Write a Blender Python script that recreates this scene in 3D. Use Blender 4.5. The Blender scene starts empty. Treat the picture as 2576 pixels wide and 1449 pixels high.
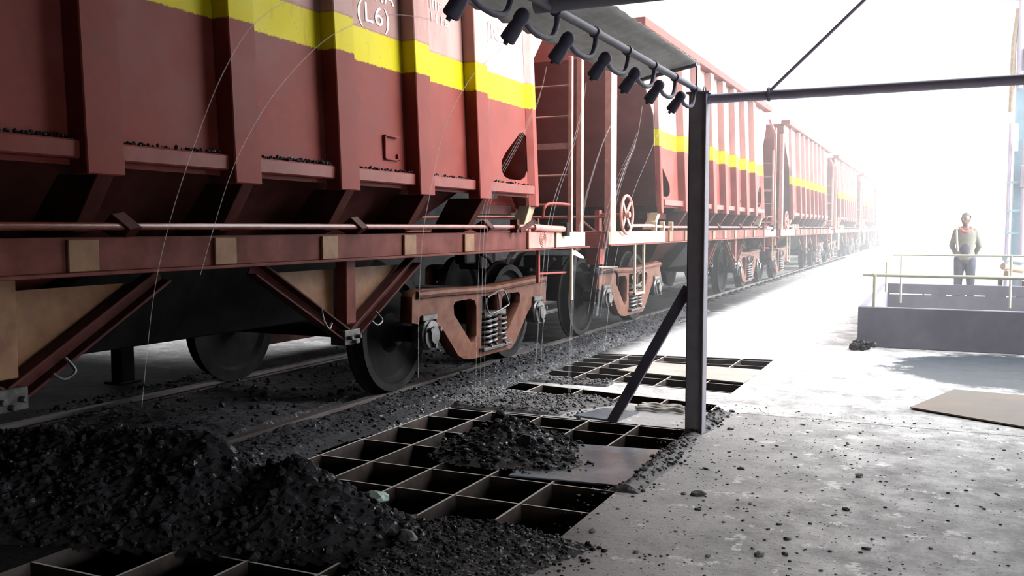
import bpy, bmesh, math, random
from mathutils import Vector, Matrix, noise as mnoise

random.seed(7)
SKY_BASE, SKY_GLOW = 2.4, 24.0
SC = bpy.context.scene
COL = SC.collection
PI = math.pi

# ------------------------------------------------------------------ camera
F = 2340.0; VPX, VPY = 2365.0, 572.0; CX, CY = 1288.0, 724.5; H = 1.45
pitch = math.atan2(CY - VPY, F)
yaw = math.atan2(VPX - CX, F * math.cos(pitch) + (CY - VPY) * math.sin(pitch))
fwd = Vector((-math.sin(yaw) * math.cos(pitch), math.cos(yaw) * math.cos(pitch), -math.sin(pitch)))
rgt = Vector((math.cos(yaw), math.sin(yaw), 0)); upv = rgt.cross(fwd)
cam = bpy.data.cameras.new('camera'); cam.sensor_fit = 'HORIZONTAL'; cam.sensor_width = 36
cam.lens = F / 2576 * 36; cam.clip_start = .05; cam.clip_end = 2000
co = bpy.data.objects.new('camera', cam); COL.objects.link(co)
co.matrix_world = Matrix(((rgt.x, upv.x, -fwd.x, 0), (rgt.y, upv.y, -fwd.y, 0), (rgt.z, upv.z, -fwd.z, H), (0, 0, 0, 1)))
SC.camera = co
vs = SC.view_settings; vs.view_transform = 'Standard'; vs.look = 'None'; vs.gamma = 1; vs.use_curve_mapping = False
vs.exposure = -0.6

# ------------------------------------------------------------------ materials
def mat(name, color, rough=.5, metal=0., spec=.5):
    m = bpy.data.materials.new(name); m.use_nodes = True
    b = m.node_tree.nodes['Principled BSDF']
    b.inputs['Base Color'].default_value = (*color, 1); b.inputs['Roughness'].default_value = rough
    b.inputs['Metallic'].default_value = metal; b.inputs['Specular IOR Level'].default_value = spec
    return m, m.node_tree, b

def nd(t, typ, **kw):
    n = t.nodes.new(typ)
    for k, v in kw.items():
        if hasattr(n, k): setattr(n, k, v)
        else: n.inputs[k].default_value = v
    return n

def noise_tex(t, scale, detail=6, rough=.6, coord='Object', mapping=None):
    tc = nd(t, 'ShaderNodeTexCoord'); n = nd(t, 'ShaderNodeTexNoise')
    n.inputs['Scale'].default_value = scale; n.inputs['Detail'].default_value = detail; n.inputs['Roughness'].default_value = rough
    if mapping:
        mp = nd(t, 'ShaderNodeMapping'); mp.inputs['Scale'].default_value = mapping
        t.links.new(tc.outputs[coord], mp.inputs[0]); t.links.new(mp.outputs[0], n.inputs['Vector'])
    else:
        t.links.new(tc.outputs[coord], n.inputs['Vector'])
    return n.outputs['Fac']

def ramp(t, src, stops):
    r = nd(t, 'ShaderNodeValToRGB'); e = r.color_ramp.elements
    while len(e) < len(stops): e.new(.5)
    for el, (p, c) in zip(e, stops):
        el.position = p; el.color = (*c, 1) if len(c) == 3 else c
    t.links.new(src, r.inputs[0]); return r.outputs[0]

def mix(t, fac, a, b):
    m = nd(t, 'ShaderNodeMix', data_type='RGBA')
    for sock, v in ((m.inputs['Factor'], fac), (m.inputs[6], a), (m.inputs[7], b)):
        if isinstance(v, (int, float)): sock.default_value = v
        elif isinstance(v, tuple): sock.default_value = (*v, 1)
        else: t.links.new(v, sock)
    return m.outputs[2]

def mth(t, op, a, b=None, c=None, clamp=False):
    m = nd(t, 'ShaderNodeMath', operation=op); m.use_clamp = clamp
    for i, v in enumerate((a, b, c)):
        if v is None: continue
        if isinstance(v, (int, float)): m.inputs[i].default_value = v
        else: t.links.new(v, m.inputs[i])
    return m.outputs[0]

def mrange(t, v, a, b, lo=0., hi=1.):
    m = nd(t, 'ShaderNodeMapRange'); m.interpolation_type = 'SMOOTHSTEP'
    for s, x in (('From Min', a), ('From Max', b), ('To Min', lo), ('To Max', hi)): m.inputs[s].default_value = x
    t.links.new(v, m.inputs[0]); return m.outputs[0]

def xyz(t, coord='Object'):
    tc = nd(t, 'ShaderNodeTexCoord'); s = nd(t, 'ShaderNodeSeparateXYZ'); t.links.new(tc.outputs[coord], s.inputs[0]); return s.outputs

def bump(t, b, src, strength=.3, dist=.01):
    n = nd(t, 'ShaderNodeBump'); n.inputs['Strength'].default_value = strength; n.inputs['Distance'].default_value = dist
    t.links.new(src, n.inputs['Height']); t.links.new(n.outputs[0], b.inputs['Normal'])

def worn(name, c1, c2, rough=.5, metal=0., scale=6, spec=.5, bstr=.15, mapping=None):
    m, t, b = mat(name, c1, rough, metal, spec)
    n = noise_tex(t, scale, mapping=mapping)
    t.links.new(ramp(t, n, [(.35, c1), (.68, c2)]), b.inputs['Base Color'])
    if bstr: bump(t, b, noise_tex(t, scale * 6), bstr, .004)
    return m

def make_paint(name, stripe):
    m, t, b = mat(name, (.2, .05, .04), .5, 0, .07)
    n1 = noise_tex(t, 2.2, 8, .65); n2 = noise_tex(t, 9, 6, .7, mapping=(1, 1, .25)); n3 = noise_tex(t, 40, 4, .6)
    base = ramp(t, n1, [(.3, (.12, .023, .016)), (.5, (.15, .032, .025)), (.72, (.18, .05, .043))])
    base = mix(t, mrange(t, n2, .56, .74), base, (.105, .036, .03))
    if stripe:
        z = xyz(t)[2]
        zz = mth(t, 'ADD', z, mth(t, 'MULTIPLY', mth(t, 'SUBTRACT', n3, .5), .03))
        pale = mix(t, mrange(t, n2, .4, .8), (.34, .2, .18), (.27, .13, .115))
        base = mix(t, mrange(t, zz, 2.83, 2.86), base, pale)
        s = mth(t, 'MULTIPLY', mrange(t, zz, 2.600, 2.612), mrange(t, zz, 2.848, 2.836))
        yel = mix(t, mrange(t, n2, .52, .8), (.46, .385, .006), (.34, .27, .012))
        yel = mix(t, mrange(t, n3, .62, .75), yel, (.3, .22, .03))
        base = mix(t, s, base, yel)
    t.links.new(base, b.inputs['Base Color'])
    t.links.new(mrange(t, n1, .3, .7, .38, .58), b.inputs['Roughness'])
    bump(t, b, noise_tex(t, 3, 3, .5), .12, .02)
    return m

M = {}
M['paint'] = make_paint('wagon_paint_striped', True)
M['red'] = make_paint('wagon_paint', False)
M['under'] = worn('underframe_paint', (.035, .010, .009), (.06, .02, .017), .55, 0, 5, .06)
M['dark'] = worn('sooty_steel', (.005, .0045, .005), (.012, .011, .011), .6, 0, 7, .05)
M['ochre'] = worn('dusty_ochre_plate', (.10, .042, .02), (.16, .085, .04), .6, 0, 8, .25)
M['bogie'] = worn('cast_rust_steel', (.048, .015, .010), (.08, .036, .022), .45, 0, 10, .08, .4)
M['sole'] = worn('shaded_sole_bar_paint', (.06, .016, .012), (.115, .038, .032), .5, 0, 4, .05)  # wagon paint darkened for low shade; bogie and wheel tones cut likewise
M['grease'] = worn('greasy_steel', (.02, .019, .02), (.08, .075, .072), .3, .4, 18, bstr=.4)
M['wheel'] = worn('wheel_steel', (.005, .0045, .005), (.013, .012, .012), .55, 0, 5, .06)
M['rail'] = worn('rail_steel', (.07, .062, .06), (.16, .14, .13), .35, .6, 4, mapping=(1, .2, 1))
M['pale'] = worn('pale_paint', (.36, .3, .2), (.28, .19, .13), .45, 0, 9, .3)
M['pink'] = worn('faded_pink_paint', (.33, .15, .12), (.24, .085, .065), .45, 0, 9, .3)
M['ledge'] = worn('wet_ledge_paint', (.125, .027, .02), (.17, .045, .037), .3, 0, 5, .12)
M['shaft'] = worn('wet_shaft_paint', (.11, .028, .02), (.17, .055, .042), .2, 0, 6, .6)
M['steel'] = worn('grey_frame_paint', (.21, .203, .24), (.28, .27, .31), .55, 0, 7, .3)
M['pipegrey'] = worn('grey_pipe_paint', (.09, .087, .125), (.14, .135, .17), .5, 0, 7, .3)
M['nozzle'] = worn('dark_nozzle', (.06, .056, .09), (.09, .085, .13), .55, 0, 12, .25)
M['sheet'] = worn('grey_roof_sheet', (.46, .46, .44), (.66, .66, .63), .6, 0, 5, mapping=(3, .6, 1))
M['grate'] = worn('grate_steel', (.05, .04, .036), (.12, .10, .09), .4, .3, 6)
M['concrete'] = worn('pit_concrete', (.075, .07, .098), (.11, .105, .13), .75, 0, 3)
M['bluesteel'] = worn('blue_column_paint', (.2, .31, .38), (.3, .4, .46), .45, .1, 3)
M['lilac'] = worn('lilac_pipe_paint', (.42, .38, .5), (.5, .46, .56), .45, .1, 3)
M['yellowrail'] = worn('yellow_grey_rail_paint', (.42, .42, .28), (.34, .33, .3), .45, .1, 8)
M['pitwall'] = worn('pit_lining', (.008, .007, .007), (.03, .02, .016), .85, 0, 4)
M['plate'] = worn('worn_plate', (.28, .26, .235), (.42, .39, .35), .4, .3, 3)
M['wetplate'] = worn('wet_plate', (.05, .06, .07), (.13, .16, .19), .25, .0, 3)
M['tanplate'] = worn('tan_worn_sheet', (.085, .072, .058), (.15, .095, .06), .55, 0, 1.3)
M['coalm'], _t, _b = mat('coal', (.012, .012, .013), .3, 0, .35)
_n = noise_tex(_t, 30); _t.links.new(ramp(_t, _n, [(.4, (.003, .003, .0036)), (.72, (.013, .0125, .016))]), _b.inputs['Base Color'])
_t.links.new(mrange(_t, noise_tex(_t, 35), .40, .47, .16, .95), _b.inputs['Roughness'])
bump(_t, _b, noise_tex(_t, 120, 3), .4, .006)
M['stone'] = worn('shale_stone', (.03, .029, .03), (.11, .105, .105), .6, 0, 15, .2)
M['greenstone'] = worn('pale_green_stone', (.22, .32, .28), (.35, .38, .33), .5, 0, 15)
M['rag'] = worn('grey_rag', (.2, .19, .17), (.34, .32, .29), .8, 0, 14)
M['letter'] = worn('white_lettering', (.75, .73, .66), (.6, .52, .46), .6, 0, 25, bstr=0)
M['skin'] = worn('skin', (.10, .06, .045), (.13, .08, .06), .5, 0, 20, bstr=0)
M['hair'] = worn('short_hair', (.05, .045, .042), (.09, .085, .08), .7, 0, 60)
M['shirt'] = worn('grey_shirt', (.12, .115, .095), (.17, .16, .13), .85, 0, 12)
M['trousers'] = worn('slate_trousers', (.035, .034, .055), (.06, .058, .08), .85, 0, 12)
M['scarf'] = worn('red_scarf', (.4, .08, .07), (.45, .15, .13), .85, 0, 20)
M['strap'] = worn('pale_strap', (.35, .34, .29), (.42, .4, .35), .8, 0, 20)
M['shoe'] = worn('dark_shoe', (.03, .028, .03), (.06, .055, .055), .5, 0, 20)
M['eye'] = worn('eye_dark', (.02, .015, .015), (.03, .02, .02), .3, 0, 5, bstr=0)
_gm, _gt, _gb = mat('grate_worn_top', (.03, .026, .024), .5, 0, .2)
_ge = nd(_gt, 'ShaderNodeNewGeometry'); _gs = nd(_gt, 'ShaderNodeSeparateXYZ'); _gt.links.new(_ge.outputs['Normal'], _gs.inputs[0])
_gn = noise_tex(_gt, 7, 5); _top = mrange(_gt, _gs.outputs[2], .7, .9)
_gt.links.new(mix(_gt, _top, ramp(_gt, _gn, [(.35, (.012, .010, .010)), (.7, (.045, .032, .026))]), (.32, .29, .265)), _gb.inputs['Base Color'])  # sides darkened to hold shade in the pits; tops worn pale
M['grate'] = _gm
# water
_m = bpy.data.materials.new('water'); _m.use_nodes = True; _t = _m.node_tree; _t.nodes.clear()
_o = nd(_t, 'ShaderNodeOutputMaterial'); _a = nd(_t, 'ShaderNodeBsdfTransparent'); _g = nd(_t, 'ShaderNodeBsdfGlass')
_g.inputs['IOR'].default_value = 1.33; _g.inputs['Roughness'].default_value = .25
_tr = nd(_t, 'ShaderNodeBsdfTranslucent'); _tr.inputs['Color'].default_value = (.95, .96, 1, 1)
_x = nd(_t, 'ShaderNodeMixShader'); _x.inputs[0].default_value = .75
_y = nd(_t, 'ShaderNodeMixShader'); _y.inputs[0].default_value = .2
_t.links.new(_g.outputs[0], _x.inputs[1]); _t.links.new(_tr.outputs[0], _x.inputs[2])
_t.links.new(_a.outputs[0], _y.inputs[1]); _t.links.new(_x.outputs[0], _y.inputs[2]); _t.links.new(_y.outputs[0], _o.inputs[0])
M['water'] = _m

# ------------------------------------------------------------------ mesh helpers
ICO = {}
class MB:
    def __init__(s): s.bm = bmesh.new()
    def quad(s, *pts):
        s.bm.faces.new([s.bm.verts.new(p) for p in pts]); return s
    def box(s, x0, x1, y0, y1, z0, z1):
        return s.hexa([(x0, y0, z0), (x1, y0, z0), (x1, y1, z0), (x0, y1, z0)], [(x0, y0, z1), (x1, y0, z1), (x1, y1, z1), (x0, y1, z1)])
    def hexa(s, lo, hi):
        v = [s.bm.verts.new(p) for p in list(lo) + list(hi)]; n = len(lo)
        s.bm.faces.new(v[:n][::-1]); s.bm.faces.new(v[n:])
        for i in range(n): s.bm.faces.new((v[i], v[(i + 1) % n], v[n + (i + 1) % n], v[n + i]))
        return s
    def bar(s, p, q, w, h, side=(1, 0, 0)):
        p, q = Vector(p), Vector(q); d = (q - p).normalized(); a = Vector(side); a = (a - d * a.dot(d)).normalized(); b = d.cross(a)
        c = [a * i * w / 2 + b * j * h / 2 for i, j in ((-1, -1), (1, -1), (1, 1), (-1, 1))]
        return s.hexa([p + k for k in c], [q + k for k in c])
    def tube(s, pts, r, seg=10, cap=True, closed=False):
        pts = [Vector(p) for p in pts]; n = len(pts); rr = r if isinstance(r, (list, tuple)) else [r] * n
        rings = []; a = None
        for i, p in enumerate(pts):
            if closed: d = pts[(i + 1) % n] - pts[i - 1]
            else: d = pts[min(i + 1, n - 1)] - pts[max(i - 1, 0)]
            d.normalize()
            if a is None: a = d.orthogonal().normalized()
            a = (a - d * a.dot(d)).normalized(); b = d.cross(a)
            rings.append([s.bm.verts.new(p + (a * math.cos(2 * PI * k / seg) + b * math.sin(2 * PI * k / seg)) * rr[i]) for k in range(seg)])
        for i in range(n if closed else n - 1):
            A, B = rings[i], rings[(i + 1) % n]
            for k in range(seg): s.bm.faces.new((A[k], A[(k + 1) % seg], B[(k + 1) % seg], B[k]))
        if cap and not closed: s.bm.faces.new(rings[0][::-1]); s.bm.faces.new(rings[-1])
        return s
    def cyl(s, p, q, r, seg=14): return s.tube([p, q], r, seg)
    def lathe(s, prof, o, axis='X', seg=40):
        o = Vector(o); rings = []
        for r, x in prof:
            ring = []
            for k in range(seg):
                c, d = math.cos(2 * PI * k / seg) * max(r, 1e-4), math.sin(2 * PI * k / seg) * max(r, 1e-4)
                ring.append(s.bm.verts.new(o + (Vector((x, c, d)) if axis == 'X' else Vector((c, x, d)) if axis == 'Y' else Vector((c, d, x)))))
            rings.append(ring)
        for A, B in zip(rings, rings[1:]):
            for k in range(seg): s.bm.faces.new((A[k], A[(k + 1) % seg], B[(k + 1) % seg], B[k]))
        return s
    def blob(s, c, r, sub=1, jit=.25, seed=None, scale=(1, 1, 1)):
        rnd = random.Random(seed) if seed is not None else random
        if sub not in ICO:
            tb = bmesh.new(); bmesh.ops.create_icosphere(tb, subdivisions=sub, radius=1); tb.verts.index_update()
            ICO[sub] = ([v.co.copy() for v in tb.verts], [[v.index for v in f.verts] for f in tb.faces]); tb.free()
        R = Matrix.Rotation(rnd.random() * 6.3, 3, 'Z') @ Matrix.Rotation(rnd.random() * 6.3, 3, 'X')
        vv = []
        for p in ICO[sub][0]:
            w = R @ (p * (r * (1 + (rnd.random() - .5) * 2 * jit)))
            vv.append(s.bm.verts.new((c[0] + w.x * scale[0], c[1] + w.y * scale[1], c[2] + w.z * scale[2])))
        for f in ICO[sub][1]: s.bm.faces.new([vv[i] for i in f])
        return s
    def ell(s, c, rad, R=None, u=16, v=10):
        res = bmesh.ops.create_uvsphere(s.bm, u_segments=u, v_segments=v, radius=1)
        for w in res['verts']:
            p = Vector((w.co.x * rad[0], w.co.y * rad[1], w.co.z * rad[2]))
            if R: p = R @ p
            w.co = p + Vector(c)
        return s
    def build(s, name, m, parent=None, smooth=False, bevel=0., ang=35, **props):
        bmesh.ops.recalc_face_normals(s.bm, faces=s.bm.faces[:])
        me = bpy.data.meshes.new(name); s.bm.to_mesh(me); s.bm.free()
        return link_mesh(name, me, m, parent, smooth, bevel, ang, **props)

def link_mesh(name, me, m, parent=None, smooth=False, bevel=0., ang=35, **props):
    me.materials.append(M[m] if isinstance(m, str) else m)
    if smooth:
        me.shade_smooth(); me.set_sharp_from_angle(angle=math.radians(ang))
    o = bpy.data.objects.new(name, me); COL.objects.link(o)
    if parent: o.parent = parent
    if bevel:
        bv = o.modifiers.new('bevel', 'BEVEL'); bv.width = bevel; bv.segments = 1; bv.limit_method = 'ANGLE'; bv.angle_limit = math.radians(40)
    for k, v in props.items(): o[k] = v
    return o

def fill_mesh(loops, thick, mapf):
    """outline with holes (first loop the outline), given a thickness, each point sent through mapf(u, v, w)"""
    cu = bpy.data.curves.new('c', 'CURVE'); cu.dimensions = '2D'; cu.fill_mode = 'BOTH'; cu.extrude = thick / 2
    for lp in loops:
        sp = cu.splines.new('POLY'); sp.points.add(len(lp) - 1)
        for p, (a, b) in zip(sp.points, lp): p.co = (a, b, 0, 1)
        sp.use_cyclic_u = True
    o = bpy.data.objects.new('c', cu); COL.objects.link(o)
    dg = bpy.context.evaluated_depsgraph_get(); dg.update()
    me = bpy.data.meshes.new_from_object(o.evaluated_get(dg))
    bpy.data.objects.remove(o); bpy.data.curves.remove(cu)
    me.materials.clear()
    for v in me.vertices: v.co = Vector(mapf(*v.co))
    bm = bmesh.new(); bm.from_mesh(me); bmesh.ops.remove_doubles(bm, verts=bm.verts[:], dist=1e-5)
    bmesh.ops.recalc_face_normals(bm, faces=bm.faces[:]); bm.to_mesh(me); bm.free()
    return me

def empty(name, loc=(0, 0, 0), label=None, cat=None, group=None, rz=0):
    o = bpy.data.objects.new(name, None); COL.objects.link(o); o.location = loc; o.rotation_euler = (0, 0, rz); o.empty_display_size = .2
    if label: tag(o, label, cat, group)
    return o

def tag(o, label, cat, group=None, kind=None):
    o['label'] = label; o['category'] = cat
    if group: o['group'] = group
    if kind: o['kind'] = kind
    return o

def struct(o): o['kind'] = 'structure'; return o

def copy_tree(o, parent=None, kids=None):
    if kids is None:
        kids = {}
        for k in COL.objects:
            if k.parent: kids.setdefault(k.parent.name, []).append(k)
    c = o.copy(); COL.objects.link(c); c.parent = parent
    for ch in kids.get(o.name, ()): copy_tree(ch, c, kids)
    return c

def arc(c, r, a0, a1, n, ax1=(0, 1, 0), ax2=(0, 0, 1)):
    c, u, v = Vector(c), Vector(ax1), Vector(ax2)
    return [c + u * r * math.cos(a0 + (a1 - a0) * i / n) + v * r * math.sin(a0 + (a1 - a0) * i / n) for i in range(n + 1)]

def spline(pts, n=8):
    pts = [Vector(p) for p in pts]; out = []
    for i in range(len(pts) - 1):
        p0, p1, p2, p3 = pts[max(i - 1, 0)], pts[i], pts[i + 1], pts[min(i + 2, len(pts) - 1)]
        for k in range(n):
            t = k / n
            out.append(.5 * ((2 * p1) + (p2 - p0) * t + (2 * p0 - 5 * p1 + 4 * p2 - p3) * t * t + (3 * p1 - p0 - 3 * p2 + p3) * t ** 3))
    return out + [pts[-1]]

# ------------------------------------------------------------------ the hopper wagon
def lean(z): return -.042 * (z - 1.75)
PX, RX = 1.425, 1.54          # panel and rib front, from the track centre
YA, YB = -.14, 8.52          # ends of the side sheet
RIBS = [1.19, 2.19, 3.19, 4.18, 5.18, 6.2, 7.2]
MID = (YA + YB) / 2
HOLE = [(8.30, 2.37), (8.22, 2.355), (8.05, 2.25), (7.87, 2.14), (7.78, 2.06), (7.77, 1.97), (7.83, 1.92), (7.93, 1.90), (8.21, 1.90), (8.32, 1.94), (8.385, 2.03), (8.40, 2.23), (8.37, 2.33)]

def make_bogie(parent, y, first):
    b = MB().box(-1.12, 1.12, -.17, .17, .55, .88).box(-.3, .3, -.25, .25, .88, 1.05).build('bogie', 'dark', parent, bevel=.01)
    b.location = (0, y, 0)
    prof = [(0, .09), (.10, .09), (.125, .04), (.17, .005), (.38, -.005), (.425, .03), (.435, .06), (.495, .06), (.503, -.03), (.512, -.045), (.53, -.055), (.53, -.075), (.43, -.075), (.40, -.03), (.15, -.03), (.1, -.06), (0, -.06)]
    for dy in (-1.15, 1.15):
        MB().cyl((-1.2, dy, .56), (1.2, dy, .56), .07).build('axle', 'dark', b, True)
        MB().lathe(prof, (.87, dy, .56), seg=56).build('wheel', 'wheel', b, True)
        MB().lathe([(r, -x) for r, x in prof], (-.87, dy, .56), seg=40).build('wheel', 'wheel', b, True)
    out = [(-1.40, .89), (-1.34, .93), (-1.22, .945), (-.9, .93), (0, .90), (.9, .93), (1.22, .945), (1.34, .93), (1.39, .88), (1.40, .64), (1.30, .64), (1.28, .72), (1.02, .72), (1.0, .63), (.92, .58), (.60, .30), (.5, .25), (-.32, .25), (-.5, .27), (-.62, .32), (-.92, .60), (-1.0, .63), (-1.02, .72), (-1.28, .72), (-1.30, .66), (-1.41, .68)]
    hl = [(-.70, .77), (-.66, .80), (-.38, .805), (-.29, .78), (-.26, .73), (-.26, .46), (-.30, .41), (-.36, .40), (-.52, .54), (-.69, .69)]
    hr = [(-u + .02, v) for u, v in hl]
    hm = [(-.17, .81), (.19, .81), (.19, .34), (-.17, .34)]
    for sx in (1, -1):
        me = fill_mesh([out, hl, hr, hm], .11, lambda u, v, w: (sx * 1.19 + w, u, v))
        sf = link_mesh('side_frame', me, 'bogie', b, bevel=.012)
        if sx > 0:
            # flanged edge of the casting: top chord ridge
            MB().tube([(1.25, -1.34, .90), (1.255, -.9, .895), (1.255, 0, .868), (1.255, .9, .895), (1.25, 1.34, .90)], .034, 8).build('top_chord', 'bogie', sf, True)
        for dy in (-1.15, 1.15):
            x0 = 1.16 * sx
            ab = MB()
            for k in range(3):
                a = 2 * PI * k / 3 + .5; c = (x0 + .12 * sx, dy + .09 * math.cos(a), .56 + .09 * math.sin(a))
                ab.cyl(c, (c[0] + .05 * sx, c[1], c[2]), .02, 6)
            ab.lathe([(0, 0), (.125, 0), (.13, .02 * sx), (.13, .10 * sx), (.118, .115 * sx), (.118, .13 * sx), (.075, .135 * sx), (.07, .16 * sx), (0, .165 * sx)], (x0, dy, .56), seg=28).build('axle_box', 'grease', b, True)
            if sx > 0:
                MB().box(1.08, 1.27, dy - .12, dy + .12, .68, .73).build('bearing_adapter', 'grease', b, bevel=.006)
        for k, (u, r) in enumerate(((-.06, .072), (.1, .072), (.26, .072))):
            hel = [(sx * (1.22 if k != 1 else 1.2) + r * math.cos(a), u + r * math.sin(a), .335 + .29 * i / 140) for i in range(141) for a in [2 * PI * 6 * i / 140]]
            MB().tube(hel, .0145, 7).build('coil_spring', 'grease', b, True)
        if sx > 0:
            MB().box(1.08, 1.30, -.2, .42, .30, .335).build('spring_seat', 'grease', b, bevel=.008)
            MB().box(1.1, 1.27, -.13, .33, .625, .66).tube(spline([(1.28, -.12, .79), (1.29, -.14, .72), (1.29, -.05, .645), (1.29, .3, .69), (1.29, .34, .73), (1.28, .22, .85), (1.28, -.1, .80)]), .009, 6).tube([(1.29, .1, .83), (1.29, .14, .665)], .009, 6).build('bolster_end', 'grease', b, True)
    return b

def channel(mb, p, q, w=.07, h=.10, t=.014):
    p, q = Vector(p), Vector(q); d = (q - p).normalized(); n = d.cross(Vector((1, 0, 0))).normalized()
    mb.bar(p - Vector((w / 2, 0, 0)), q - Vector((w / 2, 0, 0)), t, h)
    for s in (-1, 1):
        o = n * (h / 2 - t / 2) * s
        mb.bar(p + o, q + o, w, t)

def make_wagon():
    w = empty('hopper_wagon')
    full = lambda f: f
    # side sheets with the pear-shaped end holes
    out = [(YA, 1.74), (YB, 1.74), (YB, 3.03), (9.28, 3.74), (9.28, 4.2), (-.90, 4.2), (-.90, 3.74), (YA, 3.03)]
    holeL = [(2 * MID - a, b) for a, b in HOLE][::-1]
    me = fill_mesh([out, HOLE, holeL], .02, lambda u, v, k: (PX - .01 + k + lean(v), u, v))
    link_mesh('side_sheet', me, 'paint', w)
    me = fill_mesh([out, HOLE, holeL], .02, lambda u, v, k: (-(PX - .01 + k + lean(v)), u, v))
    link_mesh('side_sheet', me, 'paint', w)
    for sx in (1, -1):
        for y in RIBS:
            lo, hi = 1.695, 4.1
            def sec(z): return [(sx * (PX + lean(z) - .004), y - .11, z), (sx * (RX + lean(z)), y - .11, z), (sx * (RX + lean(z)), y + .11, z), (sx * (PX + lean(z) - .004), y + .11, z)]
            rb = MB().hexa(sec(lo), sec(hi)).build('rib', 'paint', w, bevel=.006)
            if sx > 0:
                MB().hexa([(.95, y - .05, 1.30), (1.36, y - .05, 1.43), (1.36, y + .05, 1.43), (.95, y + .05, 1.30)],
                          [(1.2, y - .05, 1.70), (1.535, y - .05, 1.70), (1.535, y + .05, 1.70), (1.2, y + .05, 1.70)]).build('rib_bracket', 'under', rb, bevel=.004)
        for y0, y1 in ((YA, YA + .17), (YB - .17, YB)):
            d = .075 if y0 < 4 else .05
            def sec(z): return [(sx * (PX + lean(z) - .004), y0, z), (sx * (PX + d + lean(z)), y0 + (.075 if y0 > 4 else 0), z), (sx * (PX + d + lean(z)), y1 - (0 if y0 > 4 else .075), z), (sx * (PX + lean(z) - .004), y1, z)]
            cs = MB().hexa(sec(1.65), sec(4.1)).build('corner_strip', 'paint', w, bevel=.012)
            if sx > 0:
                ym = (y0 + y1) / 2
                MB().hexa([(1.2, ym - .07, 1.42), (1.36, ym - .07, 1.42), (1.36, ym + .07, 1.42), (1.2, ym + .07, 1.42)],
                          [(1.33, ym - .07, 1.66), (1.44, ym - .07, 1.66), (1.44, ym + .07, 1.66), (1.33, ym + .07, 1.66)]).build('corner_bracket', 'pale', cs, bevel=.004)
        ed = [YA + .17] + [e for y in RIBS for e in (y - .11, y + .11)] + [YB - .17]
        for i in range(0, len(ed), 2):
            m = MB().box(min(sx * 1.36, sx * 1.50), max(sx * 1.36, sx * 1.50), ed[i], ed[i + 1], 1.765, 1.852)
            m.build('ledge', 'ledge', w, bevel=.008)
        tc = MB().box(sx * 1.45 - .1, sx * 1.45 + .02 if sx < 0 else 1.47, -.93, 9.31, 4.12, 4.24) if sx < 0 else MB().box(1.25, 1.47, -.93, 9.31, 4.12, 4.24)
        tc.build('top_coping', 'red', w, bevel=.008)
    # sloping end sheets and the tapering hopper
    xs = PX - .03
    def end(ya, yb, y2):   # ya top, y2 bottom
        s = 1 if ya > yb else -1
        xz = lambda z: xs + lean(z)
        def row(y, z): return [(-xz(z), y, z), (xz(z), y, z), (xz(z), y - .03 * s, z), (-xz(z), y - .03 * s, z)]
        return MB().hexa(row(ya, 4.15), row(ya, 3.76)).hexa(row(ya, 3.76), row(y2, 1.76))
    end(9.26, 0, 7.15).build('end_sheet', 'under', w)  # darker than the other end sheet, for the shade behind its hole
    end(-.88, 9, 1.23).build('end_sheet', 'red', w)
    MB().hexa([(-.5, 2.6, .80), (.5, 2.6, .80), (.5, 5.8, .80), (-.5, 5.8, .80)], [(-1.34, 1.2, 1.78), (1.34, 1.2, 1.78), (1.34, 7.17, 1.78), (-1.34, 7.17, 1.78)]).build('hopper_chute', 'under', w, bevel=.01)
    MB().hexa([(-.8, 3.0, .74), (.75, 3.0, .74), (.75, 6.1, .74), (-.8, 6.1, .74)], [(-1.1, 3.5, 1.2), (1.0, 3.5, 1.2), (1.0, 6.3, 1.2), (-1.1, 6.3, 1.2)]).build('discharge_door', 'dark', w, bevel=.01)
    MB().box(1.1, 1.24, 7.35, 8.36, 1.57, 1.66).build('cross_tie', 'under', w, bevel=.005)
    MB().box(1.1, 1.24, .02, 1.03, 1.57, 1.66).build('cross_tie', 'under', w, bevel=.005)
    # sole bar
    for sx in (1, -1):
        s = MB()
        s.box(min(sx * 1.42, sx * 1.53), max(sx * 1.42, sx * 1.53), -2.6, 9.64, 1.245, 1.405)
        s.box(min(sx * 1.38, sx * 1.575), max(sx * 1.38, sx * 1.575), -2.62, 9.72, 1.228, 1.245)
        sb = s.build('sole_bar', 'sole', w, bevel=.003)
        if sx > 0:
            for y in (-1.6, -.7, .2, 1.1, 2.07, 3.04, 3.97, 4.93, 5.92, 6.87):
                MB().box(1.529, 1.55, y - .085, y + .085, 1.247, 1.395).build('stiffener_plate', 'ochre', sb, bevel=.004)
            ep = MB().box(1.529, 1.556, 8.08, 8.72, 1.247, 1.405).build('end_plate', 'pink', sb, bevel=.004)
            r_ = MB()
            for rr in (.075, .055, .034, .012):
                r_.tube(arc((1.556, 8.42, 1.335), rr, 0, 2 * PI, 28)[:-1], .007, 6, closed=True)
            r_.build('roundel', 'pink', sb, True)
            MB().box(1.529, 1.556, 8.78, 9.62, 1.247, 1.40).build('end_plate', 'pale', sb, bevel=.004)
            MB().box(1.529, 1.556, -2.6, -.15, 1.247, 1.40).build('end_plate', 'pale', sb, bevel=.004)
    # operating shaft along the side
    sh = MB().tube([(1.565, -.2, 1.455), (1.565, 7.75, 1.455), (1.565, 7.95, 1.462), (1.565, 8.2, 1.452)], .0185, 12).build('operating_shaft', 'shaft', w, True)
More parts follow.
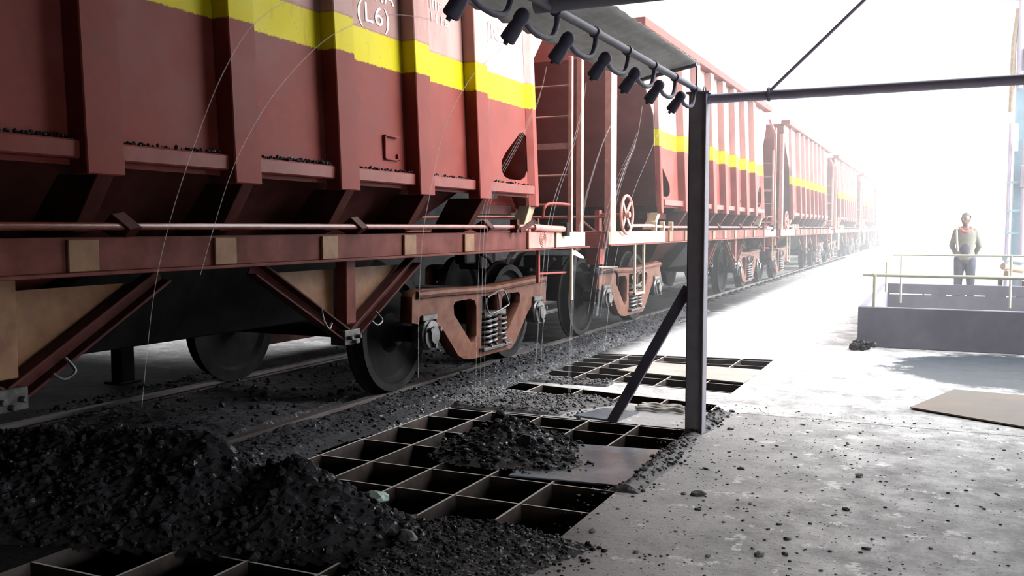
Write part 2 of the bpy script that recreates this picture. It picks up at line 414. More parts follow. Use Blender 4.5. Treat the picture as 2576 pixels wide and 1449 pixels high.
    for y in (1.28, 3.28, 5.23, 7.18):
        MB().hexa([(1.40, y - .035, 1.44), (1.565, y - .10, 1.515), (1.61, y - .03, 1.44), (1.50, y + .02, 1.385)],
                  [(1.40, y + .04, 1.45), (1.565, y - .02, 1.525), (1.61, y + .05, 1.45), (1.50, y + .09, 1.395)]).build('shaft_bracket', 'under', sh, bevel=.004)
    MB().tube([(1.565, 7.72, 1.455), (1.565, 7.76, 1.455)], .045, 12).box(1.53, 1.6, 7.71, 7.76, 1.40, 1.52).build('shaft_collar', 'under', sh, True)
    MB().tube([(1.565, 8.16, 1.45), (1.565, 8.6, 1.435), (1.565, 8.95, 1.43)], .034, 12).build('shaft_sleeve', 'pink', sh, True)
    MB().box(1.54, 1.61, 8.93, 9.02, 1.36, 1.5).box(1.5, 1.54, 8.9, 8.96, 1.34, 1.42).build('sleeve_clamp', 'dark', sh, bevel=.006)
    MB().bar((1.58, 7.82, 1.42), (1.58, 8.12, 1.50), .02, .04).build('crank_lever', 'under', sh)
    # queen-post trusses under the sole bar
    for c in (2.68, 5.24):
        for s in (-1, 1):
            m = MB(); channel(m, (1.45, c + s * .93, 1.215), (1.45, c + s * .03, .72)); m.build('truss_brace', 'under', w, bevel=.003)
        MB().box(1.40, 1.49, c - .055, c + .055, .80, 1.23).build('truss_post', 'ochre' if c < 3 else 'sole', w, bevel=.005)
        g = fill_mesh([[(c - .80, 1.17), (c + .80, 1.17), (c + .06, .76), (c - .06, .76)]], .012, lambda u, v, k: (1.37 + k, u, v))
        link_mesh('gusset_plate', g, 'ochre', w)
        nb = MB().box(1.38, 1.5, c - .09, c + .09, .66, .76)
        for a, b in ((-.05, .71), (.05, .71), (0, .68)): nb.cyl((1.49, c + a, b), (1.535, c + a, b), .016, 6)
        nb.build('truss_foot', 'grease', w, bevel=.004)
        MB().tube(spline([(1.5, c - .35, .93), (1.53, c - .37, .86), (1.54, c - .33, .80), (1.52, c - .27, .83)]), .008, 6).build('safety_hook', 'grease', w, True)
        MB().tube(spline([(1.5, c + .28, .86), (1.54, c + .30, .80), (1.54, c + .24, .77), (1.52, c + .2, .80)]), .008, 6).build('safety_hook', 'grease', w, True)
    # end platforms
    MB().box(-1.45, 1.45, 8.45, 9.62, 1.375, 1.40).build('platform', 'red', w)
    MB().box(-1.45, 1.45, -2.58, -.1, 1.375, 1.40).build('platform', 'red', w)
    MB().box(-1.5, 1.5, 9.50, 9.63, 1.20, 1.375).build('headstock', 'red', w, bevel=.005)
    MB().box(-1.5, 1.5, -2.62, -2.50, 1.20, 1.375).build('headstock', 'red', w, bevel=.005)
    for y0, s in ((9.63, 1), (-2.62, -1)):
        cp = MB().box(-.08, .08, min(y0, y0 + s * .35), max(y0, y0 + s * .35), 1.02, 1.20)
        cp.box(-.16, .16, min(y0 + s * .25, y0 + s * .39), max(y0 + s * .25, y0 + s * .39), .95, 1.26).build('coupler', 'dark', w, bevel=.02)
        MB().tube(spline([(.3, y0 - s * .05, 1.15), (.32, y0 + s * .16, 1.05), (.3, y0 + s * .28, .80), (.22, y0 + s * .36, .72)]), .028, 8).build('brake_hose', 'dark', w, True)
    for x in (1.52, -1.52):
        MB().box(x - .03, x + .03, 9.50, 9.58, 1.245, 3.78).build('end_post', 'pink', w, bevel=.004)
        MB().box(x - .04, x + .04, -2.58, -2.37, 1.245, 3.72).build('end_post', 'pink', w, bevel=.004)
        MB().bar((x, 9.54, 3.62), (x - .1 * (1 if x > 0 else -1), 9.28, 3.95), .05, .05).build('post_stay', 'pink', w)
        MB().bar((x, -2.47, 3.66), (x - .1 * (1 if x > 0 else -1), -.9, 3.95), .05, .07).build('post_stay', 'pink', w)
    ld = MB().box(1.505, 1.545, 9.22, 9.27, 1.40, 3.24).box(1.02, 1.06, 9.22, 9.27, 1.40, 3.24).build('ladder', 'pink', w, bevel=.004)
    for z, r in ((2.94, .010), (2.62, .010), (2.31, .032), (2.0, .010), (1.69, .013), (1.56, .013)):
        if r > .02: MB().box(1.04, 1.53, 9.23, 9.26, z - .03, z + .03).build('rung', 'pink', ld)
        else: MB().cyl((1.04, 9.245, z), (1.53, 9.245, z), r, 8).build('rung', 'pink', ld, True)
    MB().tube(spline([(1.5, 8.55, 1.55), (1.53, 8.6, 1.68), (1.53, 9.2, 1.69)]), .014, 8).build('grab_rail', 'red', w, True)
    MB().cyl((-1.5, -2.5, 1.575), (1.5, -2.5, 1.575), .016, 8).cyl((.6, -2.5, 1.40), (.6, -2.5, 1.58), .014, 8).cyl((-.6, -2.5, 1.40), (-.6, -2.5, 1.58), .014, 8).bar((1.12, -2.5, 1.57), (1.34, -2.5, 1.40), .02, .02).build('end_rail', 'pink', w, True)
    # hand brake wheel, its plane facing sideways
    hw = MB().tube(arc((1.6, -2.08, 1.605), .232, 0, 2 * PI, 40)[:-1], .019, 10, closed=True)
    for k in range(4):
        a = PI / 4 + k * PI / 2
        hw.bar((1.585, -2.08, 1.605), (1.6, -2.08 + .23 * math.cos(a), 1.605 + .23 * math.sin(a)), .014, .045)
    hw.lathe([(0, .05), (.04, .05), (.05, -.03), (0, -.03)], (1.59, -2.08, 1.605), seg=16)
    hw = hw.build('brake_wheel', 'pink', w, True)
    MB().cyl((1.59, -2.08, 1.605), (1.2, -2.08, 1.605), .02).box(1.2, 1.26, -2.13, -2.03, 1.40, 1.66).build('wheel_spindle', 'red', hw, True)
    MB().tube([(1.565, -1.9, 1.47), (1.565, -1.0, 1.475), (1.565, -.2, 1.455)], .02, 10).build('brake_rod', 'pink', w, True)
    for y in (-.75, -.35, .1):
        MB().box(1.53, 1.60, y - .02, y + .02, 1.405, 1.53).build('rod_support', 'pale', w, bevel=.006)
    # steps and hanging brackets
    st = MB().box(1.545, 1.575, -1.64, -1.60, .58, 1.24).box(1.545, 1.575, -1.24, -1.20, .58, 1.24).build('foot_step', 'pale', w, bevel=.003)
    MB().box(1.48, 1.58, -1.64, -1.20, .585, .615).build('step_tread', 'pink', st, bevel=.003)
    MB().box(1.53, 1.555, 9.22, 9.26, .68, 1.24).build('step_hanger', 'pale', w, bevel=.003)
    MB().box(1.46, 1.49, 8.47, 8.51, .90, 1.24).build('step_hanger', 'red', w, bevel=.003)
    MB().cyl((1.475, 8.49, .99), (1.475, 9.24, .97), .012, 8).build('step_rod', 'red', w, True)
    m = MB(); channel(m, (1.29, -2.35, 1.22), (1.29, -2.35, 1.0), .16, .2, .02)
    m.box(1.2, 1.38, -2.44, -2.28, 1.0, 1.36).build('hanger_channel', 'red', w, bevel=.004)
    MB().ell((1.28, -2.36, .93), (.07, .07, .08)).tube(spline([(1.28, -2.36, .9), (1.28, -2.0, .885), (1.3, -1.75, .9), (1.32, -1.6, .86), (1.32, -1.58, .7)]), .018, 8).tube(spline([(1.28, -2.36, .9), (1.1, -2.5, .9), (.6, -2.55, .92)]), .018, 8).build('brake_pipe', 'dark', w, True)
    MB().tube(spline([(1.2, 9.6, 1.1), (1.0, 9.75, .98), (.8, 9.9, .93), (.7, 10.1, .95)]), .02, 8).build('brake_pipe', 'dark', w, True)
    make_bogie(w, 7.85, True); make_bogie(w, -.68, False)
    # label clip on the panel
    x = PX + lean(2.03)
    MB().box(x, x + .022, 5.77, 5.785, 1.94, 2.12).box(x, x + .022, 5.77, 5.96, 2.108, 2.12).box(x, x + .022, 5.77, 5.96, 1.94, 1.952).box(x, x + .022, 5.945, 5.96, 1.94, 1.99).build('label_clip', 'red', w, bevel=.002)
    return w

PITCH = 13.05
W1 = make_wagon(); W1.location = (-5.09, 0, 0)
wl = ['maroon hopper wagon nearest the camera, white lettering and ladder on its end',
      'second hopper wagon, behind the grey post, pink handbrake wheel on its platform',
      'third hopper wagon from the camera, coupled beyond the one behind the post',
      'fourth hopper wagon from the camera, faded by haze',
      'fifth hopper wagon from the camera, far along the track in haze',
      'sixth hopper wagon from the camera, far along the track in haze',
      'seventh hopper wagon from the camera, pale and tiny in the haze',
      'eighth hopper wagon from the camera, pale and tiny in the haze',
      'ninth hopper wagon from the camera, pale and tiny in the haze',
      'tenth hopper wagon, the farthest one before the track fades out']
WAG = [W1]
for i in range(1, 10):
    c = copy_tree(W1); c.location = (-5.09, i * PITCH, 0); WAG.append(c)
for o, l in zip(WAG, wl): tag(o, l, 'wagon', 'hopper wagons of one coal train')

# white lettering, only on the nearest wagon
for txt, y, z, h, sx in (('(L6)', 5.50, 2.90, .135, 1.25), ('IKRA', 5.52, 3.075, .125, 1.15), ('1116', 6.53, 3.085, .075, 1.35), ('IIIF', 6.53, 3.19, .075, 1.35), ('JIC31', 7.58, 3.15, .14, 1.0)):
    cu = bpy.data.curves.new('t', 'FONT'); cu.body = txt; cu.size = h / .70; cu.space_character = 1.12; cu.offset = .0005
    o = bpy.data.objects.new('t', cu); COL.objects.link(o)
    dg = bpy.context.evaluated_depsgraph_get(); dg.update()
    me = bpy.data.meshes.new_from_object(o.evaluated_get(dg)); bpy.data.objects.remove(o); me.materials.clear()
    for v in me.vertices:
        zz = z + v.co.y; v.co = Vector((PX + lean(zz) + .004, y + v.co.x * sx, zz))
    link_mesh('lettering', me, 'letter', W1)

# ------------------------------------------------------------------ track
def rail_obj(x, label):
    prof = [(-.036, .06), (.036, .06), (.036, .03), (.010, .015), (.010, -.06), (.07, -.075), (.07, -.09), (-.07, -.09), (-.07, -.075), (-.010, -.06), (-.010, .015), (-.036, .03)]
    m = MB().hexa([(x + a, -12, b) for a, b in prof], [(x + a, 220, b) for a, b in prof])
    return tag(m.build('rail', 'rail'), label, 'rail', 'rails of the track')
r1 = rail_obj(-4.22, 'steel rail nearest the gratings, under the near wheels')
r2 = rail_obj(-5.96, 'steel rail under the far wheels, behind the wagons')
clip0 = None
for i in range(60):
    y = 8.6 + .65 * i
    if clip0 is None:
        clip0 = MB().tube(spline([(0, -.05, .0), (.05, -.06, .03), (.1, -.02, .035), (.08, .04, .03), (.02, .05, .035), (0, .0, .02)]), .012, 6).box(-.03, .13, -.09, .09, -.03, .004).build('rail_clip', 'dark', r1, True); c = clip0
    else:
        c = clip0.copy(); COL.objects.link(c); c.parent = r1
    c.location = (-4.14, y, .005)

# ------------------------------------------------------------------ floor with the grated pits
G0 = [(-3.55, 1.5), (-2.05, 1.5), (-2.05, 3.3), (-3.55, 3.3)]
G1 = [(-3.90, 3.96), (-1.58, 3.96), (-1.58, 6.54), (-3.90, 6.54)]
G2 = [(-3.75, 7.55), (-1.62, 7.20), (-1.62, 7.56), (-3.75, 7.93)]
G3 = [(-3.57, 8.36), (-1.62, 8.12), (-1.62, 10.42), (-3.57, 10.1)]
fl = fill_mesh([[(-160, -40), (160, -40), (160, 420), (-160, 420)], G0, G1, G2, G3], 0, lambda u, v, k: (u, v, 0))
m, t, b = mat('concrete_floor', (.4, .39, .38), .6, 0, .35)
X, Y, Z = xyz(t)
na = noise_tex(t, .9, 6, .6); nb_ = noise_tex(t, 3, 12, .75); nc = noise_tex(t, 30, 6, .7); nd_ = noise_tex(t, 4.5, 10, .75)
base = ramp(t, nb_, [(.34, (.16, .156, .153)), (.5, (.36, .352, .345)), (.64, (.58, .57, .56))])
base = mix(t, mrange(t, nc, .57, .68), base, (.09, .087, .084))
base = mix(t, mrange(t, nd_, .57, .62), base, (.8, .79, .78))
vo = nd(t, 'ShaderNodeTexVoronoi'); vo.inputs['Scale'].default_value = 26; vo.feature = 'F1'
tc = nd(t, 'ShaderNodeTexCoord'); t.links.new(tc.outputs['Object'], vo.inputs['Vector'])
spk = mth(t, 'MULTIPLY', mrange(t, vo.outputs['Distance'], .2, .12), mrange(t, na, .47, .58))
base = mix(t, spk, base, (.06, .058, .056))
# coal dust: where it lies
edge = mth(t, 'ADD', mrange(t, Y, 3.6, 7.6, -1.42, -3.35), mth(t, 'MULTIPLY', mth(t, 'SUBTRACT', nb_, .5), 1.1))
dust = mrange(t, mth(t, 'SUBTRACT', edge, X), -.35, .3)
far_l = mrange(t, X, -6.6, -7.0)
dust = mth(t, 'MULTIPLY', dust, mth(t, 'SUBTRACT', 1.0, mth(t, 'MULTIPLY', far_l, mrange(t, Y, 7.0, 8.8, .0, .8))))
dust = mth(t, 'MULTIPLY', dust, mrange(t, Y, 40, 15, .35, 1.0))
coalc = ramp(t, nc, [(.35, (.004, .004, .0045)), (.72, (.02, .019, .02))])
base = mix(t, dust, base, coalc)
# shed shade put into the colour this side of the seam, plus coal dust
shade_dust = mth(t, 'MULTIPLY', mth(t, 'MULTIPLY', mrange(t, Y, 7.28, 7.24), mth(t, 'ADD', mrange(t, na, .3, .7, .0, .2), mth(t, 'MULTIPLY', mrange(t, X, -.1, -1.4), mrange(t, nb_, .3, .7, .2, .7)))), mth(t, 'SUBTRACT', 1.0, dust))
base = mix(t, shade_dust, base, (.13, .126, .122))
# seam between the slabs
seam = mrange(t, mth(t, 'ABSOLUTE', mth(t, 'ADD', mth(t, 'SUBTRACT', Y, 7.28), mth(t, 'MULTIPLY', mth(t, 'SUBTRACT', nb_, .5), .05))), .016, .006)
seam = mth(t, 'MULTIPLY', seam, mrange(t, X, -1.6, -1.5))
base = mix(t, seam, base, (.05, .048, .046))
# wet patch before the pit
ex = mth(t, 'DIVIDE', mth(t, 'SUBTRACT', X, .75), 1.25); ey = mth(t, 'DIVIDE', mth(t, 'SUBTRACT', Y, 10.55), 1.35)
rr = mth(t, 'SQRT', mth(t, 'ADD', mth(t, 'MULTIPLY', ex, ex), mth(t, 'MULTIPLY', ey, ey)))
wet = mrange(t, mth(t, 'ADD', rr, mth(t, 'MULTIPLY', mth(t, 'SUBTRACT', nb_, .5), .9)), 1.08, .85)
base = mix(t, wet, base, (.045, .055, .065))
t.links.new(base, b.inputs['Base Color'])
t.links.new(mth(t, 'SUBTRACT', .35, mth(t, 'MULTIPLY', dust, .28)), b.inputs['Specular IOR Level'])
rgh = mth(t, 'SUBTRACT', mrange(t, nb_, .3, .7, .62, .42), mth(t, 'MULTIPLY', wet, .38))
t.links.new(rgh, b.inputs['Roughness'])
hb = mth(t, 'ADD', nc, mth(t, 'MULTIPLY', nb_, .8)); bump(t, b, hb, .5, .010)
M['floor'] = m
struct(link_mesh('floor', fl, 'floor'))
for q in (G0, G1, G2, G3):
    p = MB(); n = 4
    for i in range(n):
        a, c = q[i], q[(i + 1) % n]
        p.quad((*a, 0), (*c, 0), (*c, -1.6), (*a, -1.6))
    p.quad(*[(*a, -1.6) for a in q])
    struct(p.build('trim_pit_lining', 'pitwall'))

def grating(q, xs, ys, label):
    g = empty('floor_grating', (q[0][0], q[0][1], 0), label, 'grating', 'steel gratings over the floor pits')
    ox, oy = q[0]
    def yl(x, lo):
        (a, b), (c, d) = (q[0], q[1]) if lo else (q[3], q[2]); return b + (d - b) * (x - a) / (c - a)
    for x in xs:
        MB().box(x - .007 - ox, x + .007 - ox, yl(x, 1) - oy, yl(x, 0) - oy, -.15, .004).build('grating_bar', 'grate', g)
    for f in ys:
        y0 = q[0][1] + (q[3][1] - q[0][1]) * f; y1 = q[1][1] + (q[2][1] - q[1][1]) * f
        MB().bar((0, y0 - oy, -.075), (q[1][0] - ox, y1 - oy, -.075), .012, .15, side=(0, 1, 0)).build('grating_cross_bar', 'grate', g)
    return g
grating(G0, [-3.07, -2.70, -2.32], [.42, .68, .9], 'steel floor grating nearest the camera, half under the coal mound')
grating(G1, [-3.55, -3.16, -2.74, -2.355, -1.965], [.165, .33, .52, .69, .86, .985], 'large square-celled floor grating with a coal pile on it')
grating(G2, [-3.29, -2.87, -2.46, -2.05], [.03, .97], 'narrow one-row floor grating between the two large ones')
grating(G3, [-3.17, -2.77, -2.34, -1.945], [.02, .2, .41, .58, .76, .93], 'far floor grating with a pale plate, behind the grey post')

def slab(q, z0, z1): return MB().hexa([(*p, z0) for p in q], [(*p, z1) for p in q])
tag(slab([(-2.24, 4.83), (-1.56, 4.90), (-1.60, 5.80), (-2.26, 5.72)], .006, .014).build('steel_plate', 'wetplate'), 'dark wet steel plate lying on the grating under the coal pile', 'plate')
tag(slab([(-2.92, 8.90), (-1.62, 8.66), (-1.60, 9.52), (-2.75, 9.58)], .006, .016).build('steel_plate', 'plate'), 'pale plate laid across the far grating', 'plate')
tag(slab([(-.18, 8.0), (.85, 7.40), (1.6, 8.85), (.15, 9.05)], .010, .020).build('steel_plate', 'tanplate'), 'tan worn sheet lying on the floor before the pit', 'plate')
tag(slab([(-2.52, 6.62), (-2.16, 6.56), (-2.1, 6.95), (-2.4, 7.0)], .002, .012).build('steel_plate', 'wetplate'), 'small bluish wet plate at the foot of the slanting brace', 'plate')

# crumpled rag by the post
rg = MB()
pts = [(-2.15, 7.10), (-2.05, 7.16), (-1.95, 7.12), (-1.86, 7.17), (-1.76, 7.10)]
for k in range(5):
    dy = (k - 2) * .035
    rg.tube(spline([(x, y + dy + .02 * math.sin(7 * x + k), .014 + .02 * abs(math.sin(11 * x + k * 1.7))) for x, y in pts], 5), .013, 7)
tag(rg.build('rag', 'rag', None, True), 'crumpled grey rag lying beside the foot of the post', 'rag')

tag(MB().box(-6.98, -6.84, 6.25, 6.40, 0, 1.5).box(-7.02, -6.80, 6.2, 6.45, 0, .02).build('short_post', 'dark', None, bevel=.005), 'dark short post standing beyond the far rail, seen under the wagon', 'post')

# ------------------------------------------------------------------ coal
def nz(x, y, s, o=0): return mnoise.noise(Vector((x * s, y * s, o)))
def heap(name, x0, x1, y0, y1, hf, n, lumps, lr, label, m='coalm', cat='coal', seed=1, z0=.0):
    rnd = random.Random(seed); b = MB(); nx = n; ny = max(6, int(n * (y1 - y0) / (x1 - x0)))
    vs_ = [[None] * (ny + 1) for _ in range(nx + 1)]
    def hh(x, y):
        h = min(hf(x, y), min(x - x0, x1 - x, y - y0, y1 - y) * 1.1 - .012)
        return h + (min(h, .12) * (.2 * nz(x, y, 5, seed) + .16 * nz(x, y, 17, seed) + .16 * nz(x, y, 45, seed)) if h > 0 else 0)
    for i in range(nx + 1):
        for j in range(ny + 1):
            x = x0 + (x1 - x0) * i / nx; y = y0 + (y1 - y0) * j / ny
            vs_[i][j] = (x, y, z0 + hh(x, y))
    bv = {}
    def V(i, j):
        if (i, j) not in bv: bv[(i, j)] = b.bm.verts.new(vs_[i][j])
        return bv[(i, j)]
    for i in range(nx):
        for j in range(ny):
            q = [(i, j), (i + 1, j), (i + 1, j + 1), (i, j + 1)]
            if max(vs_[a][c][2] for a, c in q) > z0 + .004: b.bm.faces.new([V(*p) for p in q])
    k = 0; tries = 0
    while k < lumps and tries < lumps * 30:
        tries += 1
        x = rnd.uniform(x0, x1); y = rnd.uniform(y0, y1); h = min(hf(x, y), min(x - x0, x1 - x, y - y0, y1 - y) * 1.1 - .012)
        if h > .008 or (h > -.02 and rnd.random() < .25):
            r = lr * rnd.choice((.35, .4, .5, .6, .8, 1.2)) * rnd.uniform(.7, 1.2)
            b.blob((x, y, z0 + max(0, hh(x, y)) + r * .25), r, 1, .28, rnd.random(), (1, rnd.uniform(.6, 1), rnd.uniform(.5, .9))); k += 1
    return tag(b.build(name, m), label, cat, None, 'stuff')
def interp(x, tab):
    for (a, b), (c, d) in zip(tab, tab[1:]):
        if a <= x <= c: return b + (d - b) * (x - a) / (c - a)
    return tab[0][1] if x < tab[0][0] else tab[-1][1]
ridge = [(-5.2, .30), (-4.4, .36), (-3.8, .40), (-3.45, .42), (-3.2, .40), (-2.98, .27), (-2.76, .35), (-2.55, .25), (-2.3, .13), (-2.1, .03), (-1.9, -.05)]
def fA(x, y):
    yc = interp(x, [(-5.2, 3.2), (-3.4, 3.5), (-2.7, 3.56), (-2.1, 3.6)]); hw = interp(x, [(-5.2, .9), (-3.4, .52), (-2.7, .42), (-2.1, .32)])
    return max(interp(x, ridge), 0) * (1 - abs(y - yc) / hw) * 1.08 - .01 - (.1 if x > -2.05 else 0)
heap('coal_mound', -5.0, -1.85, 2.3, 4.35, fA, 120, 2600, .024, 'black mound of wet coal between the two nearest gratings', seed=3)
def fB(x, y):
    d = math.hypot((x + 2.52) / .46, (y - 5.42) / .52); d2 = math.hypot((x + 2.25) / .33, (y - 5.2) / .25)
    return max(.20 * (1 - d), .08 * (1 - d2))
heap('coal_pile', -3.1, -1.85, 4.8, 6.05, fB, 70, 900, .022, 'small coal pile heaped on the large grating', seed=5, z0=.012)
def fC(x, y): return .055 + .05 * nz(x, y, 1.3, 9) - .10 * max(0, abs(y - 3.63) - .30) - .12 * max(0, x + 1.75) - (.4 if y > 3.94 or y < 2.0 else 0) if y > 3.3 else .05 + .05 * nz(x, y, 1.3, 9) - .25 * max(0, x + 1.75)
heap('coal_gravel', -2.2, -1.3, 2.35, 3.94, fC, 60, 2600, .011, 'glinting fine coal gravel spilled before the large grating', seed=8)
def fD(x, y): return .04 + .04 * nz(x, y, 2, 4) - .16 * max(0, x + 2.75) - (.2 if x > -2.35 else 0)
heap('coal_gravel', -3.95, -2.1, 6.56, 7.38, fD, 60, 1700, .014, 'coal and stone gravel on the strip behind the large grating', 'stone', seed=11)
def fE(x, y): return .07 + .05 * nz(x, y, 1.5, 2) - .35 * max(0, x + 3.72) - .1 * max(0, -x - 4.1)
heap('coal_gravel', -4.16, -3.55, 4.0, 16.0, fE, 40, 2600, .016, 'bank of coal grit along the near rail', seed=13)
def fF(x, y): return .035 + .03 * nz(x, y, 3, 6) - .5 * abs(x + 1.53) 
heap('coal_gravel', -1.66, -1.38, 4.8, 7.25, fF, 12, 420, .014, 'row of coal chips along the edge of the large grating', 'stone', seed=17)
def fG(x, y): return .03 + .03 * nz(x, y, 2.5, 7) - .1 * abs(y - 8.05) - (.3 if x > -2.7 else 0)
heap('coal_gravel', -3.5, -2.6, 7.95, 8.2, fG, 30, 260, .014, 'grit on the strip before the far grating', 'stone', seed=19)
def fH(x, y): return .10 + .08 * nz(x, y, .9, 3)
heap('coal_gravel', -5.88, -4.32, 1.0, 10.5, fH, 30, 900, .025, 'coal spread between the rails under the nearest wagon', seed=23, z0=-.06)
def fI(x, y): return .02 + .06 * nz(x, y, 1.2, 5) - .1 * abs(x + 6.4)
heap('coal_gravel', -7.2, -6.05, 3.0, 10.0, fI, 30, 700, .022, 'coal bank beyond the far rail', seed=29, z0=-.02)
# coal lying on the ledges of the nearest wagon
ed = [YA + .17] + [e for y in RIBS for e in (y - .11, y + .11)] + [YB - .17]
lb = [None, None, 'coal crumbs on the leftmost visible wagon ledge', 'thin line of coal crumbs on the ledge behind the first water jets', 'coal lumps heaped on the ledge before the label clip bay',
      'coal crumbs on the ledge under the label clip', 'thin coal crumbs on the ledge left of the pear-shaped hole bay', 'coal crumbs on the ledge under the pear-shaped hole']
for i in range(2, 8):
    a, c = ed[2 * i] - 0, ed[2 * i + 1]
    rnd = random.Random(40 + i); bb = MB(); n = [0, 0, 160, 90, 200, 80, 60, 60][i]
    for k in range(n):
        f = rnd.random() ** ([1, 1, .8, 1, .55, 1, 1, 1][i]); y = a + .02 + (c - a - .04) * f; r = rnd.uniform(.004, .011) * (1.3 if i == 4 else 1)
        bb.blob((-5.09 + rnd.uniform(1.405, 1.492), y, 1.852 + r * .5 + rnd.random() * .012), r, 1, .3, rnd.random())
    tag(bb.build('coal_crumbs', 'coalm'), lb[i], 'coal', None, 'stuff')

# single lumps lying about on the floor
lump_pos = [(1755, 1245, .05), (1720, 1243, .03), (1490, 1338, .035), (1837, 1081, .04), (2160, 1199, .04), (1890, 1106, .03), (1863, 1180, .035), (1775, 1180, .03), (2128, 1283, .03), (1980, 1357, .03),
            (1975, 1395, .03), (1908, 1398, .04), (1842, 1036, .035), (1950, 1058, .02), (2180, 1382, .03), (1835, 1138, .02), (1755, 1283, .025), (1888, 1268, .02), (2215, 1212, .02), (2132, 1115, .018),
            (1395, 1383, .03), (1560, 1215, .035), (1680, 1160, .02), (1870, 1310, .02), (1960, 1320, .02), (2510, 1080, .018), (2430, 1235, .018), (2340, 1380, .02), (1600, 1390, .025), (1780, 1400, .025),
            (1165, 1000, .05), (1190, 1020, .03)]
K = [('stone', 'grey flat stone'), ('coalm', 'black coal lump')]
def unproj(px, py):
    d = fwd * F + rgt * (px - CX) - upv * (py - CY); t_ = -H / d.z; return d.x * t_, d.y * t_
desc = ['largest grey stone on the concrete, in front of the post foot', 'dark stone just beside the largest grey stone on the concrete', 'pale stone near the near right corner of the large grating', 'flat dark stone nearest the foot of the post', 'long flat dark flake alone in the middle of the concrete']
kp = None
LUMPS = [(-1.25, 4.78, .05), (-1.31, 4.79, .03), (-1.42, 4.12, .035), (-1.36, 6.6, .045), (-.25, 5.2, .045)]
rnd = random.Random(5); kk = []
for i, (px, py, r) in enumerate(lump_pos):
    x, y = unproj(px, py); b2 = MB(); r *= .8
    b2.blob((0, 0, r * .2), r * (1 if i == 0 else .85), 1 if i % 4 else 2, .28, i, (1.1, .7, .4))
    o = b2.build('coal_lump' if i % 3 else 'stone', 'stone'); o.location = (round(x, 3), round(y, 3), 0); o.rotation_euler.z = rnd.random() * 6
    if i < 5: tag(o, desc[i], 'stone' if i % 3 == 0 else 'coal')
    elif i >= 30: tag(o, 'lump of coal beside the rail at the dark corner of the gratings', 'coal', 'coal lumps by the rail')
    else: tag(o, 'small stone or coal lump scattered loose on the concrete floor', 'stone', 'loose lumps on the concrete floor')
o = MB().blob((-2.42, 3.72, .16), .05, 2, .15, 3, (1.3, .7, .6)).build('stone', 'greenstone'); tag(o, 'pale green stone on the flank of the coal mound', 'stone')
o = MB().blob((-2.13, 3.5, .07), .045, 2, .15, 6, (1.2, .7, .8)).build('stone', 'stone'); tag(o, 'grey stone at the foot of the coal mound', 'stone')
o = MB().blob((-2.42, 5.18, .07), .035, 2, .15, 9, (.7, .6, 1.3)).build('stone', 'plate'); tag(o, 'white upright stone chip at the front of the small coal pile', 'stone')
o = MB().blob((-2.63, 5.55, .17), .06, 2, .2, 10, (1, .8, 1.1)).build('coal_lump', 'coalm'); tag(o, 'big black lump on top of the small coal pile', 'coal')
o = MB().blob((-2.33, 5.28, .10), .075, 2, .2, 12, (1, .8, .9)).build('coal_lump', 'coalm'); tag(o, 'big black lump at the front of the small coal pile', 'coal')
cb = MB()
for k in range(14): cb.blob((-.80 + random.uniform(-.13, .13), 11.75 + random.uniform(-.15, .15), .03 + random.random() * .05), random.uniform(.03, .07), 1, .2, k)
tag(cb.build('coal_clump', 'coalm'), 'dark coal clump at the near corner of the concrete pit', 'coal', None, 'stuff')
ch = MB()
rnd = random.Random(77)
for k in range(4200):
    x = rnd.uniform(-1.75, 1.6); y = rnd.uniform(2.6, 7.6)
    if rnd.random() > max(.05, min(1, .9 - .35 * (x + 1.6))): continue
    r = rnd.choice((.002, .003, .003, .004, .005, .007, .010)) * rnd.uniform(.7, 1.2)
    ch.blob((x, y, r * .2), r, 1, .3, rnd.random(), (1, .8, .45))
tag(ch.build('coal_chips', 'stone'), 'tiny coal chips strewn over the concrete floor', 'coal', None, 'stuff')

# ------------------------------------------------------------------ spray frame
fr = empty('spray_gantry', (-1.54, 6.47, 0), 'grey steel spray gantry: post, slanting brace and overhead crossbeams', 'frame')
def rel(mb): bmesh.ops.translate(mb.bm, verts=mb.bm.verts[:], vec=(1.54, -6.47, 0)); return mb
po = MB().box(-1.603, -1.477, 6.42, 6.43, 0, 2.37).box(-1.603, -1.593, 6.42, 6.52, 0, 2.37).box(-1.487, -1.477, 6.40, 6.52, 0, 2.37).box(-1.603, -1.477, 6.51, 6.52, 0, 2.37)
po = rel(po).build('post', 'steel', fr, bevel=.003)
rel(MB().box(-1.625, -1.455, 6.39, 6.55, 2.355, 2.37).build('x', 'steel') and MB().box(-1.62, -1.46, 6.40, 6.54, 2.37, 2.382)).build('cap_plate', 'steel', po)
bpy.data.objects.remove(bpy.data.objects['x'])
rel(MB().bar((-1.60, 6.48, 1.03), (-2.19, 6.56, .0), .05, .075, side=(0, 1, 0))).build('brace', 'pipegrey', fr, bevel=.004)
rel(MB().cyl((-1.48, 6.47, 2.335), (3.2, 6.47, 2.355), .033, 16)).build('crossbeam', 'lilac', fr, True)  # pale lilac stands in for the glare on the beam
rel(MB().cyl((-1.62, 3.77, 2.41), (3.2, 3.77, 2.42), .036, 16)).build('crossbeam', 'steel', fr, True)
rel(MB().cyl((-1.07, 6.47, 2.36), (-.05, 6.47, 3.31), .011, 8)).build('stay_rod', 'lilac', fr, True)  # same pale lilac, glare put into the colour
rel(MB().tube(arc((-1.07, 6.47, 2.343), .041, 0, 2 * PI, 20, (0, 1, 0), (0, 0, 1))[:-1], .009, 6, closed=True)).build('clamp', 'steel', fr, True)
rel(MB().cyl((-1.555, 6.44, 2.37), (-1.555, 6.44, 2.57), .006, 8)).build('hanger_rod', 'steel', fr, True)
